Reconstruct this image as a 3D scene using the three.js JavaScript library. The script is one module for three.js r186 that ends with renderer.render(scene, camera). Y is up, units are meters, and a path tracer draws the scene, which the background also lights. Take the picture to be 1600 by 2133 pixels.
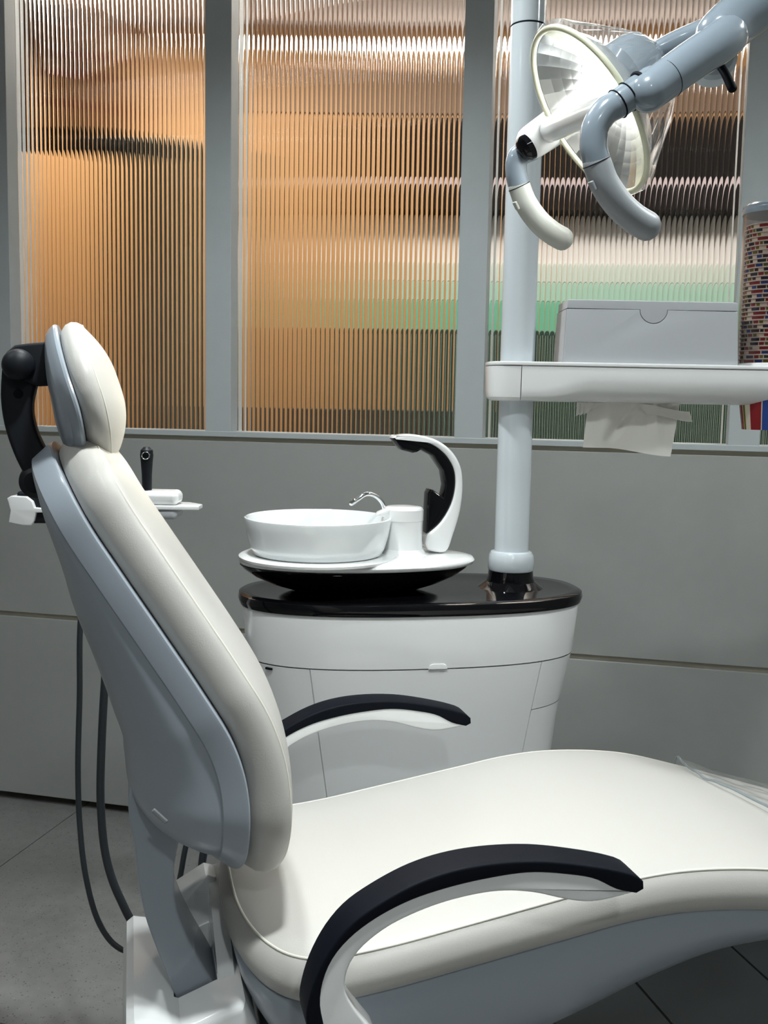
import * as THREE from 'three';
import { RectAreaLightUniformsLib } from 'three/addons/lights/RectAreaLightUniformsLib.js';
import { mergeGeometries, mergeVertices, toCreasedNormals } from 'three/addons/utils/BufferGeometryUtils.js';
import { RoundedBoxGeometry } from 'three/addons/geometries/RoundedBoxGeometry.js';
import { Brush, Evaluator, SUBTRACTION } from 'three-bvh-csg';
import { ImprovedNoise } from 'three/addons/math/ImprovedNoise.js';

RectAreaLightUniformsLib.init();
const scene = new THREE.Scene();
scene.background = new THREE.Color(0x000000);
const camera = new THREE.PerspectiveCamera(53.2, 1600 / 2133, 0.05, 30);
camera.position.set(0, 1.365, 0);
camera.rotation.order = 'YXZ';
camera.rotation.set(-0.1078, 0, 0.0188);
const renderer = new THREE.WebGLRenderer({ antialias: true });
renderer.toneMapping = THREE.LinearToneMapping;
renderer.toneMappingExposure = 1.22;
renderer.shadowMap.enabled = true;
const deg = Math.PI / 180;
const WALL_TURN = -13.7 * deg;                       // the partition stands at this turn to the camera
const WALL_AT = new THREE.Vector3(0, 0, -3.03);

// ---------- ceiling downlights of the surgery and the strips of the corridor (strengths) ----------
const DOWNLIGHTS = [                                  // world x, z, intensity, beam half angle
  [0.02, -0.88, 13, 58], [0.4, 1.0, 6.8, 78], [-0.4, -1.9, 8, 78], [1.55, -1.5, 8, 78], [-1.3, -0.9, 2.6, 78],
];
const CORRIDOR_STRIP = 5.8, CORRIDOR_PANEL = 14.5;

// ---------- helpers ----------
const seeded = (s) => () => { s |= 0; s = s + 0x6D2B79F5 | 0; let t = Math.imul(s ^ s >>> 15, 1 | s); t = t + Math.imul(t ^ t >>> 7, 61 | t) ^ t; return ((t ^ t >>> 14) >>> 0) / 4294967296; };
const perlin = new ImprovedNoise();
const lerp = (a, b, t) => a + (b - a) * t;
const smooth01 = (t) => { t = Math.min(1, Math.max(0, t)); return t * t * (3 - 2 * t); };
const taken = new Map();
function numbered(n) { const k = taken.get(n) ?? 0; taken.set(n, k + 1); return k ? n + '_' + String(k).padStart(3, '0') : n; }
function obj(name, geo, mat, parent = scene) {
  const m = new THREE.Mesh(Array.isArray(geo) ? mergeGeometries(geo.map(plain)) : geo, mat);
  m.name = parent === scene ? numbered(name) : name;
  m.castShadow = m.receiveShadow = true;
  parent.add(m);
  return m;
}
function plain(g) { g = g.index ? g.toNonIndexed() : g.clone(); for (const k of Object.keys(g.attributes)) if (!['position', 'normal', 'uv'].includes(k)) g.deleteAttribute(k); if (!g.attributes.uv) boxUV(g); g.morphAttributes = {}; return g; }
function tag(o, label, category, group) { o.userData = { label, category }; if (group) o.userData.group = group; return o; }
function thing(name, label, category, [x, y, z] = [0, 0, 0], turn = 0, group) {
  const o = new THREE.Group(); o.name = numbered(name); scene.add(o);
  o.position.set(x, y, z); o.rotation.y = turn;
  return tag(o, label, category, group);
}
function struct(name, geo, mat, parent = scene) { const m = obj(name, geo, mat, parent); m.userData.kind = 'structure'; return m; }
function onWall(m) { m.rotation.y = WALL_TURN; m.position.copy(WALL_AT); return m; }
function boxUV(g) {
  const p = g.attributes.position, n = g.attributes.normal, uv = new Float32Array(p.count * 2);
  for (let i = 0; i < p.count; i++) {
    const ax = Math.abs(n.getX(i)), ay = Math.abs(n.getY(i)), az = Math.abs(n.getZ(i));
    if (ay >= ax && ay >= az) { uv[2 * i] = p.getX(i); uv[2 * i + 1] = p.getZ(i); }
    else if (ax >= az) { uv[2 * i] = p.getZ(i); uv[2 * i + 1] = p.getY(i); }
    else { uv[2 * i] = p.getX(i); uv[2 * i + 1] = p.getY(i); }
  }
  g.setAttribute('uv', new THREE.BufferAttribute(uv, 2)); return g;
}
function soft(g, angle = 0.7) {                       // merge, smooth up to an angle, uv in metres
  g = g.clone(); for (const k of Object.keys(g.attributes)) if (k !== 'position') g.deleteAttribute(k);
  g = mergeVertices(g, 1e-6); g.scale(1000, 1000, 1000); g = toCreasedNormals(g, angle); g.scale(0.001, 0.001, 0.001); return boxUV(g);
}
function box(x0, x1, y0, y1, z0, z1) { const g = new THREE.BoxGeometry(x1 - x0, y1 - y0, z1 - z0); g.translate((x0 + x1) / 2, (y0 + y1) / 2, (z0 + z1) / 2); return boxUV(g); }
function rbox(x0, x1, y0, y1, z0, z1, r = 0.004, s = 3) { const g = new RoundedBoxGeometry(x1 - x0, y1 - y0, z1 - z0, s, r); g.translate((x0 + x1) / 2, (y0 + y1) / 2, (z0 + z1) / 2); return boxUV(plain(g)); }
function surfaceFrom(rings, { closed = true, capA = false, capB = false, angle = 0.7 } = {}) {
  const n = rings[0].length, pos = [], idx = [];
  for (const r of rings) for (const p of r) pos.push(p[0], p[1], p[2]);
  for (let i = 0; i < rings.length - 1; i++) for (let j = 0; j < (closed ? n : n - 1); j++) {
    const a = i * n + j, b = i * n + (j + 1) % n, c = a + n, d = b + n; idx.push(a, b, d, a, d, c);
  }
  const cap = (k, flip) => {
    const c = [0, 0, 0]; for (const p of rings[k]) for (let q = 0; q < 3; q++) c[q] += p[q] / n;
    const ci = pos.length / 3; pos.push(...c);
    for (let j = 0; j < n; j++) { const a = k * n + j, b = k * n + (j + 1) % n; flip ? idx.push(ci, a, b) : idx.push(ci, b, a); }
  };
  if (capA) cap(0, false); if (capB) cap(rings.length - 1, true);
  let g = new THREE.BufferGeometry(); g.setAttribute('position', new THREE.Float32BufferAttribute(pos, 3)); g.setIndex(idx);
  g = outward(g); return soft(g, angle);
}
function outward(g) {                                  // turn closed surfaces so that their faces look out
  const p = g.attributes.position, ix = g.index.array; let vol = 0;
  const a = new THREE.Vector3(), b = new THREE.Vector3(), c = new THREE.Vector3();
  for (let i = 0; i < ix.length; i += 3) { a.fromBufferAttribute(p, ix[i]); b.fromBufferAttribute(p, ix[i + 1]); c.fromBufferAttribute(p, ix[i + 2]); vol += a.dot(b.cross(c)); }
  if (vol < 0) for (let i = 0; i < ix.length; i += 3) { const t = ix[i + 1]; ix[i + 1] = ix[i + 2]; ix[i + 2] = t; }
  return g;
}
function curve2(pts, n) { return new THREE.CatmullRomCurve3(pts.map(([x, y]) => new THREE.Vector3(x, y, 0)), false, 'centripetal').getSpacedPoints(n).map((p) => [p.x, p.y]); }
function extrude(pts, z0, z1, bevel = 0.004, angle = 0.6, holes = []) {
  const s = new THREE.Shape(pts.map(([x, y]) => new THREE.Vector2(x, y)));
  for (const h of holes) s.holes.push(new THREE.Path(h.map(([x, y]) => new THREE.Vector2(x, y))));
  const b = Math.min(bevel, (z1 - z0) / 2.01);
  const g = new THREE.ExtrudeGeometry(s, { depth: z1 - z0 - 2 * b, bevelEnabled: b > 0, bevelThickness: b, bevelSize: b, bevelOffset: -b, bevelSegments: 4, steps: 1 });
  g.translate(0, 0, z0 + b); return soft(g, angle);
}
function tube(pts, r, seg = 60, rad = 16, tension) {
  const c = new THREE.CatmullRomCurve3(pts.map((p) => new THREE.Vector3(...p)), false, tension ? 'catmullrom' : 'centripetal', tension);
  const g = plain(new THREE.TubeGeometry(c, seg, r, rad, false));
  const caps = [0, 1].map((t) => { const s = new THREE.SphereGeometry(r, rad, 8); const p = c.getPoint(t); s.translate(p.x, p.y, p.z); return plain(s); });
  return mergeGeometries([g, ...caps]);
}
function sweep(pts, size, seg = 48, rad = 20, side = [0, 0, 1]) {   // rounded bar: size(t) gives [half width across, half height]
  const c = new THREE.CatmullRomCurve3(pts.map((p) => new THREE.Vector3(...p)), false, 'centripetal');
  const S = new THREE.Vector3(...side).normalize(), rings = [];
  const ring = (P, T, w, h) => { const N = new THREE.Vector3().crossVectors(T, S).normalize(), B = new THREE.Vector3().crossVectors(N, T).normalize(); const out = []; for (let j = 0; j < rad; j++) { const a = j / rad * 2 * Math.PI; const u = Math.cos(a) * w, v = Math.sin(a) * h; out.push([P.x + B.x * u + N.x * v, P.y + B.y * u + N.y * v, P.z + B.z * u + N.z * v]); } return out; };
  const L = c.getLength();
  for (let k = 4; k >= 1; k--) { const q = Math.sin(k / 4 * Math.PI / 2), T = c.getTangent(0), P = c.getPoint(0), [w, h] = size(0); const m = Math.min(w, h), e = Math.cos(k / 4 * Math.PI / 2); rings.push(ring(P.clone().addScaledVector(T, -m * q), T, Math.max(w * e, 1e-4), Math.max(h * e, 1e-4))); }
  for (let i = 0; i <= seg; i++) { const t = i / seg; rings.push(ring(c.getPointAt(t), c.getTangentAt(t), ...size(t))); }
  for (let k = 1; k <= 4; k++) { const q = Math.sin(k / 4 * Math.PI / 2), T = c.getTangent(1), P = c.getPoint(1), [w, h] = size(1); const m = Math.min(w, h), e = Math.cos(k / 4 * Math.PI / 2); rings.push(ring(P.clone().addScaledVector(T, m * q), T, Math.max(w * e, 1e-4), Math.max(h * e, 1e-4))); }
  return surfaceFrom(rings, { capA: true, capB: true, angle: 1.0 });
}
function lathe(pts, seg = 48, x = 0, z = 0, angle = 0.5) { const g = new THREE.LatheGeometry(pts.map(([r, y]) => new THREE.Vector2(r, y)), seg); g.translate(x, 0, z); return soft(g, angle); }
// outline (closed, [a, b]) grown into an upholstered or shelled body: rings are [inset, h], then the face shrinks to the middle line
function pillow(outline, rings, mid, face, map, { angle = 1.1, back } = {}) {
  const n = outline.length, N = outline.map((p, i) => { const q = outline[(i + 1) % n], o = outline[(i + n - 1) % n]; const dx = q[0] - o[0], dy = q[1] - o[1], l = Math.hypot(dx, dy) || 1; return [-dy / l, dx / l]; });
  let area = 0; for (let i = 0; i < n; i++) { const q = outline[(i + 1) % n]; area += outline[i][0] * q[1] - q[0] * outline[i][1]; }
  const s = area > 0 ? 1 : -1, R = [];
  const flat = (inset) => outline.map((p, i) => [p[0] + N[i][0] * inset * s, p[1] + N[i][1] * inset * s]);
  const shrink = (base, h0, levels, fn) => levels.map((k) => base.map((p) => { const m = mid(p[0], p[1]); return map(lerp(m[0], p[0], k), lerp(m[1], p[1], k), h0 + fn(k)); }));
  if (back) { const r0 = rings[0], base = flat(r0[0]); for (const r of shrink(base, r0[1], back.levels, back.fn)) R.push(r); }
  for (const [inset, h] of rings) R.push(flat(inset).map(([a, b]) => map(a, b, h)));
  const last = rings[rings.length - 1], base = flat(last[0]);
  for (const r of shrink(base, last[1], face.levels, face.fn)) R.push(r);
  return surfaceFrom(R, { capA: true, capB: false, angle });
}
function closedTube(ring, r, rad = 8) {
  const c = new THREE.CatmullRomCurve3(ring.map((p) => new THREE.Vector3(...p)), true, 'centripetal');
  return plain(new THREE.TubeGeometry(c, Math.min(400, ring.length * 2), r, rad, true));
}

// ---------- materials ----------
function noiseTex(size, fn, repeat, srgb) {
  const d = new Uint8Array(size * size * 4);
  for (let y = 0; y < size; y++) for (let x = 0; x < size; x++) { const c = fn(x / size, y / size); const k = (y * size + x) * 4; d[k] = c[0] * 255; d[k + 1] = c[1] * 255; d[k + 2] = c[2] * 255; d[k + 3] = 255; }
  const t = new THREE.DataTexture(d, size, size); t.wrapS = t.wrapT = THREE.RepeatWrapping; t.magFilter = THREE.LinearFilter; t.minFilter = THREE.LinearMipmapLinearFilter; t.generateMipmaps = true;
  if (srgb) t.colorSpace = THREE.SRGBColorSpace; t.repeat.set(repeat, repeat); t.needsUpdate = true; return t;
}
const tile = (x, y, f, z) => { // periodic noise
  const w = (a, b) => perlin.noise(a * f, b * f, z); const sx = x, sy = y;
  return w(x, y) * (1 - sx) * (1 - sy) + w(x - 1, y) * sx * (1 - sy) + w(x, y - 1) * (1 - sx) * sy + w(x - 1, y - 1) * sx * sy;
};
const rnd = seeded(11);
const grain = noiseTex(256, (x, y) => { const v = 0.5 + 0.28 * tile(x, y, 40, 3) + 0.22 * (rnd() - 0.5); return [v, v, v]; }, 12);
const hide = noiseTex(256, (x, y) => { const v = 0.5 + 0.35 * tile(x, y, 34, 7) + 0.3 * tile(x, y, 70, 9); return [v, v, v]; }, 14);
const paintMap = noiseTex(512, (x, y) => { const v = 0.965 + 0.03 * tile(x, y, 5, 1) + 0.015 * tile(x, y, 24, 2) + 0.012 * (rnd() - 0.5); return [v, v, v * 0.995]; }, 1.1, true);
const speckRand = seeded(5), specks = []; for (let i = 0; i < 2600; i++) specks.push([speckRand(), speckRand(), 0.0007 + speckRand() * 0.0022, speckRand()]);
const floorTex = (() => {
  const S = 1024, v = new Float32Array(S * S).fill(1);
  for (const [sx, sy, r, k] of specks) { const R = Math.ceil(r * S); for (let j = -R; j <= R; j++) for (let i = -R; i <= R; i++) if (i * i + j * j <= R * R) { const X = (Math.floor(sx * S) + i + S) % S, Y = (Math.floor(sy * S) + j + S) % S; v[Y * S + X] = k < 0.6 ? 0.82 : k < 0.85 ? 1.1 : 0.62; } }
  return noiseTex(S, (x, y) => { const q = v[Math.floor(y * S) * S + Math.floor(x * S)] * (0.8 + 0.06 * tile(x, y, 6, 4) + 0.05 * tile(x, y, 22, 8)); return [q, q * 0.99, q * 0.975].map((c) => Math.min(1, c)); }, 1.6, true);
})();
const woodTex = noiseTex(512, (x, y) => { const g = tile(x, y * 0.12, 60, 2) * 0.5 + tile(x, y * 0.3, 18, 5) * 0.5; const v = 0.86 + 0.2 * g; return [v, v * 0.985, v * 0.96].map((c) => Math.min(1, c)); }, 1, true);
const std = (c, o = {}) => new THREE.MeshPhysicalMaterial({ color: c, roughness: 0.4, ...o });
const lin = (r, g, b) => new THREE.Color().setRGB(r, g, b);
const M = {
  paint: std(lin(0.4, 0.41, 0.4), { roughness: 0.55, map: paintMap, bumpMap: grain, bumpScale: 0.0002 }),
  frame: std(lin(0.52, 0.56, 0.58), { roughness: 0.45, map: paintMap }),
  backing: std(lin(0.44, 0.41, 0.33), { roughness: 0.8, bumpMap: grain, bumpScale: 0.0002 }),
  ceiling: std(lin(0.55, 0.56, 0.57), { roughness: 0.8 }),
  sideWall: std(lin(0.4, 0.41, 0.4), { roughness: 0.7, map: paintMap }),
  tile: std(lin(0.36, 0.365, 0.37), { roughness: 0.42, map: floorTex }),
  grout: std(lin(0.12, 0.12, 0.115), { roughness: 0.9 }),
  shell: std(lin(0.33, 0.37, 0.42), { roughness: 0.28, clearcoat: 0.35, clearcoatRoughness: 0.15 }),
  white: std(lin(0.84, 0.85, 0.85), { roughness: 0.25, clearcoat: 0.5, clearcoatRoughness: 0.1 }),
  bowl: std(lin(0.84, 0.87, 0.88), { roughness: 0.12, clearcoat: 0.8, clearcoatRoughness: 0.04 }),
  post: std(lin(0.6, 0.65, 0.69), { roughness: 0.22, clearcoat: 0.6, clearcoatRoughness: 0.08 }),
  hide: std(lin(0.51, 0.495, 0.465), { roughness: 0.42, bumpMap: hide, bumpScale: 0.00018 }),
  stitch: std(lin(0.7, 0.68, 0.6), { roughness: 0.6 }),
  rubber: std(lin(0.003, 0.0042, 0.008), { roughness: 0.6, specularIntensity: 0.22 }),
  blackPlastic: std(lin(0.008, 0.0095, 0.013), { roughness: 0.5, specularIntensity: 0.5 }),
  gloss: std(lin(0.003, 0.003, 0.004), { roughness: 0.06, ior: 1.36 }),
  chrome: std(lin(0.75, 0.76, 0.78), { roughness: 0.08, metalness: 1 }),
  lampGrey: std(lin(0.22, 0.265, 0.31), { roughness: 0.2, clearcoat: 0.6, clearcoatRoughness: 0.08 }),
  grip: std(lin(0.48, 0.49, 0.45), { roughness: 0.45 }),
  gripGrey: std(lin(0.28, 0.3, 0.32), { roughness: 0.4 }),
  rim: std(lin(0.72, 0.72, 0.55), { roughness: 0.4, transmission: 0.2 }),
  mirror: std(lin(0.86, 0.87, 0.86), { roughness: 0.2, metalness: 1, flatShading: true }),
  led: std(0xffffff, { emissive: lin(1, 0.99, 0.95), emissiveIntensity: 9 }),
  film: std(0xffffff, { roughness: 0.12, transmission: 0.95, thickness: 0, ior: 1.4 }),
  clear: std(lin(0.86, 0.83, 0.82), { roughness: 0.1, transmission: 1, thickness: 0, ior: 1.45 }),
  ribbed: std(0xffffff, { roughness: 0.03, transmission: 1, thickness: 0.006, ior: 1.5 }),
  tissue: std(lin(0.86, 0.84, 0.8), { roughness: 0.95, transmission: 0.2, bumpMap: grain, bumpScale: 0.0003 }),
  hose: std(lin(0.022, 0.026, 0.03), { roughness: 0.4 }),
  plate: std(lin(0.018, 0.021, 0.022), { roughness: 0.4 }),
  boxGrey: std(lin(0.46, 0.475, 0.5), { roughness: 0.35, clearcoat: 0.2, clearcoatRoughness: 0.2 }),
  wood: std(lin(0.64, 0.37, 0.155), { roughness: 0.5, map: woodTex }),
  beam: std(lin(0.008, 0.006, 0.005), { roughness: 0.85, specularIntensity: 0.2 }),
  whiteBoard: std(lin(0.7, 0.69, 0.68), { roughness: 0.5 }),
  paleGreen: std(lin(0.5, 0.66, 0.54), { roughness: 0.4 }),
  darkGreen: std(lin(0.015, 0.042, 0.03), { roughness: 0.4 }),
  greyGreen: std(lin(0.13, 0.135, 0.1), { roughness: 0.5 }),
  corridorCeiling: std(lin(0.5, 0.45, 0.45), { roughness: 0.6 }),
  strip: std(lin(0.2, 0.18, 0.16), { emissive: lin(1, 0.9, 0.76), emissiveIntensity: 1.2 }),
  thinStrip: std(lin(0.1, 0.08, 0.08), { emissive: lin(1, 0.8, 0.76), emissiveIntensity: 0.42 }),
  downlight: std(0xffffff, { emissive: lin(0.94, 1, 1), emissiveIntensity: 8 }),
};

// ---------- the room ----------
const FR = 4.9, XL = -2.15, XR = 2.35, CE = 2.75;              // room in the partition's own axes: front, sides, ceiling
onWall(struct('floor', box(XL - 0.1, XR + 0.1, -0.08, -0.004, -0.11, FR + 0.1), M.grout));
{
  const floor = scene.children[scene.children.length - 1], tg = {};
  const T = [0.9, 1.2], gap = 0.0016;
  for (let i = -3; i < 7; i++) for (let k = 0; k < 5; k++) {
    const x0 = Math.max(XL, -1.02 + i * T[0] + gap), x1 = Math.min(XR, -1.02 + (i + 1) * T[0] - gap), z0 = k * T[1] - 0.1 + gap, z1 = Math.min(FR, (k + 1) * T[1] - 0.1 - gap);
    if (x1 - x0 < 0.05 || z1 - z0 < 0.05) continue;
    const t = obj('tile', box(x0, x1, -0.004, 0, z0, z1), M.tile, floor);
  }
}
onWall(struct('ceiling', box(XL - 0.1, XR + 0.1, CE, CE + 0.1, -0.1, FR + 0.1), M.ceiling));
onWall(struct('wall_left', box(XL - 0.1, XL, 0, CE, -0.1, FR + 0.1), M.sideWall));
onWall(struct('wall_right', box(XR, XR + 0.1, 0, CE, -0.1, FR + 0.1), M.sideWall));
onWall(struct('wall_front', box(XL, XR, 0, CE, FR, FR + 0.1), M.sideWall));
const wallBack = onWall(struct('wall_back', [box(XL, XR, 0.03, 1.247, -0.11, -0.012), box(XL, XR, 0.0, 0.03, -0.11, -0.085)], M.backing));
obj('panel', rbox(XL, XR, 0.028, 0.634, -0.012, 0, 0.0015, 2), M.paint, wallBack);
obj('panel', rbox(XL, XR, 0.650, 1.234, -0.012, 0, 0.0015, 2), M.paint, wallBack);
const MULL = [[-2.15, -2.05], [-1.327, -1.245], [-0.574, -0.49], [0.206, 0.288], [0.964, 1.046], [1.74, 1.822], [2.25, 2.35]];
MULL.forEach(([a, b], i) => onWall(struct('trim_' + (i + 1), rbox(a, b, 1.262, CE, -0.1, 0.0, 0.002, 2), M.frame)));
onWall(struct('trim_8', rbox(XL, XR, 1.247, 1.264, -0.1, 0.002, 0.002, 2), M.frame));
// ribbed panes: half-round reeds on the room side, flat on the corridor side
function reededPane(x0, x1, y0, y1, zf) {
  const P = 0.0148, sag = 0.0036, R = (P * P / 4 + sag * sag) / (2 * sag), n = Math.max(1, Math.round((x1 - x0) / P)), p = (x1 - x0) / n, seg = 10;
  const pos = [], nor = [], idx = [];
  const put = (x, y, z, nx, nz) => { pos.push(x, y, z); nor.push(nx, 0, nz); return pos.length / 3 - 1; };
  for (let i = 0; i < n; i++) {
    const cx = x0 + (i + 0.5) * p;
    for (let s = 0; s < seg; s++) {
      const q = [s, s + 1].map((k) => { const dx = (k / seg - 0.5) * p; const z = zf + Math.sqrt(R * R - dx * dx) - (R - sag); const l = Math.hypot(dx, z - zf + R - sag); return [cx + dx, z, dx / l, Math.sqrt(R * R - dx * dx) / l]; });
      const a = put(q[0][0], y0, q[0][1], q[0][2], q[0][3]), b = put(q[1][0], y0, q[1][1], q[1][2], q[1][3]), c = put(q[1][0], y1, q[1][1], q[1][2], q[1][3]), d = put(q[0][0], y1, q[0][1], q[0][2], q[0][3]);
      idx.push(a, b, c, a, c, d);
    }
  }
  const zb = zf - 0.005;
  const a = put(x0, y0, zb, 0, -1), b = put(x1, y0, zb, 0, -1), c = put(x1, y1, zb, 0, -1), d = put(x0, y1, zb, 0, -1); idx.push(a, c, b, a, d, c);
  const side = (x, nx) => { const a = put(x, y0, zb, nx, 0), b = put(x, y0, zf, nx, 0), c = put(x, y1, zf, nx, 0), d = put(x, y1, zb, nx, 0); nx < 0 ? idx.push(a, b, c, a, c, d) : idx.push(a, c, b, a, d, c); };
  side(x0, -1); side(x1, 1);
  const g = new THREE.BufferGeometry(); g.setAttribute('position', new THREE.Float32BufferAttribute(pos, 3)); g.setAttribute('normal', new THREE.Float32BufferAttribute(nor, 3)); g.setIndex(idx); return boxUV(g);
}
for (let i = 0; i < MULL.length - 1; i++) {
  const w = onWall(struct('window_' + (i + 1), reededPane(MULL[i][1] + 0.001, MULL[i + 1][0] - 0.001, 1.262, CE, -0.055), M.ribbed));
  w.userData.label = 'reeded glass pane in the grey partition frame';
}
// ---------- the corridor behind the glass: its far wall stands at a slight angle to the partition ----------
const CX0 = -4.2, CX1 = 4.2, CC = 2.94, DG = -2.6;
const BACK_TURN = -3 * deg, BACK_AT = new THREE.Vector3(0.355, 0, -4.487);
function onBack(m) { m.rotation.y = BACK_TURN; m.position.copy(BACK_AT); return m; }
onWall(struct('floor_corridor', box(CX0, CX1, -0.08, 0, DG, -0.11), M.sideWall));
onWall(struct('ceiling_corridor', box(CX0, CX1, CC, CC + 0.1, DG, 0.0), M.corridorCeiling));
onWall(struct('wall_corridor_left', box(CX0 - 0.1, CX0, 0, CC, DG, 0), M.wood));
onWall(struct('wall_corridor_right', box(CX1, CX1 + 0.1, 0, CC, DG, 0), M.wood));
onWall(struct('wall_corridor_top', box(CX0, CX1, CE, CC, -0.1, 0.0), M.sideWall));
onWall(struct('wall_corridor_end_left', box(CX0, XL - 0.1, 0, CC, -0.1, 0.0), M.wood));
onWall(struct('wall_corridor_end_right', box(XR + 0.1, CX1, 0, CC, -0.1, 0.0), M.wood));
onBack(struct('wall_corridor', box(CX0 - 0.4, CX1 + 0.4, 0, CC, -0.1, 0), M.wood));
const cv = (name, label, category, geo, mat) => onBack(tag(obj(name, geo, mat), label, category));
const BX = -0.28, BR = 2.9;
cv('overhead_beam', 'black horizontal beam high on the corridor wall behind the glass', 'beam', rbox(BX, BR, 2.16, 2.53, 0.001, 0.14, 0.004), M.beam);
cv('light_tube', 'thin pinkish white light tube along the black beam behind the glass', 'light', rbox(BX - 0.1, BR, 2.262, 2.290, 0.141, 0.15, 0.004), M.thinStrip);
cv('wall_board', 'pale board under the black beam behind the glass', 'board', rbox(BX, BR, 1.96, 2.158, 0.001, 0.03, 0.003), M.whiteBoard);
{
  const s = onBack(thing('green_ledge', 'light green glass ledge below the pale board behind the glass', 'ledge'));
  [[1.88, 1.958, 0.55, 0.64, 0.58], [1.80, 1.879, 0.36, 0.58, 0.48], [1.665, 1.799, 0.15, 0.46, 0.31]].forEach(([y0, y1, r, g, b]) => obj('glass_strip', rbox(BX + 0.03, BR, y0, y1, 0.001, 0.05, 0.003), std(lin(r, g, b), { roughness: 0.3 }), s));
}
{
  const s = onBack(thing('green_cabinet', 'dark green cabinet with pale upright slats behind the glass', 'cabinet'));
  obj('body', rbox(BX - 0.06, BR, 0.0, 1.66, 0.001, 0.3, 0.004), M.darkGreen, s);
  for (let x = 0.02; x < 2.6; x += 0.42) obj('slat', rbox(x, x + 0.05, 0.2, 1.64, 0.3, 0.312, 0.002), M.paleGreen, s);
}
cv('wood_panel', 'darker brown panel above the black beam behind the glass', 'panel', rbox(-0.75, BR, 2.58, 2.76, 0.001, 0.012, 0.002), std(lin(0.3, 0.2, 0.13), { roughness: 0.6, map: woodTex }));
onWall(tag(obj('grey_column', rbox(-1.06, -0.84, 0.0, 2.24, -0.5, -0.34, 0.01), M.greyGreen), 'grey green column standing close behind the left glass pane', 'column'));
cv('low_cabinet', 'low dark brown cabinet in front of the wood wall behind the glass', 'cabinet', rbox(-0.8, BX - 0.07, 0.0, 1.33, 0.001, 0.3, 0.004), std(lin(0.05, 0.03, 0.018), { roughness: 0.5 }));
{
  const s = onWall(thing('hanging_sign', 'dark framed sign with an orange face hanging behind the left pane', 'sign'));
  obj('frame', [box(-1.38, -1.05, 2.2, 2.27, -0.34, -0.3), box(-1.38, -1.27, 2.27, 2.7, -0.34, -0.3)], M.beam, s);
  obj('face', box(-1.27, -1.05, 2.27, 2.62, -0.325, -0.31), std(lin(0.55, 0.26, 0.12), { roughness: 0.5 }), s);
  for (const [x, y, w, h] of [[-1.26, 2.44, 0.11, 0.025], [-1.22, 2.5, 0.14, 0.02], [-1.26, 2.34, 0.1, 0.03]]) obj('face_stripe', box(x, x + w, y, y + h, -0.31, -0.308), std(lin(0.4, 0.08, 0.04), { roughness: 0.5 }), s);
  for (const x of [-1.33, -1.1]) obj('hanger', rbox(x - 0.005, x + 0.005, 2.6, CC - 0.001, -0.325, -0.315, 0.002), M.beam, s);
}
{
  const s = onBack(thing('cove_light', 'long warm light strip at the top of the wood wall', 'light'));
  obj('diffuser', rbox(-0.95, 3.2, 2.835, 2.88, 0.001, 0.03, 0.004), M.strip, s);
  const L = new THREE.RectAreaLight(lin(1, 0.88, 0.74), CORRIDOR_STRIP, 4.1, 0.05); L.name = 'strip_light'; L.position.set(1.125, 2.857, 0.034); L.rotation.y = Math.PI; s.add(L);
}
{
  const s = onWall(thing('corridor_light', 'flat warm panel light on the corridor ceiling above the partition', 'light'));
  obj('diffuser', rbox(-2.9, 2.6, CC - 0.02, CC - 0.001, -0.75, -0.45, 0.004), M.strip, s);
  const L = new THREE.RectAreaLight(lin(1, 0.92, 0.82), CORRIDOR_PANEL, 5.5, 0.3); L.name = 'panel_light'; L.position.set(-0.15, CC - 0.025, -0.6); L.rotation.x = -Math.PI / 2; s.add(L);
}
// ---------- downlights in the surgery ceiling ----------
DOWNLIGHTS.forEach(([x, z, I, half]) => {
  const s = thing('downlight', 'small round ceiling downlight', 'light', [x, CE, z], 0, 'round downlights in the ceiling');
  obj('ring', lathe([[0.06, -0.006], [0.08, -0.006], [0.082, 0], [0.06, 0], [0.06, -0.006]], 32), M.white, s);
  obj('lens', lathe([[0, -0.003], [0.06, -0.003], [0.06, 0], [0, 0]], 32), M.downlight, s);
  const L = new THREE.SpotLight(lin(0.94, 1, 1), I, 0, half * deg, half < 70 ? 1 : 0.6, 2); L.name = 'bulb'; L.position.set(0, -0.012, 0); L.castShadow = true; L.shadow.radius = 4; L.target.position.set(0, -2, 0); s.add(L, L.target);
});

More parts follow.
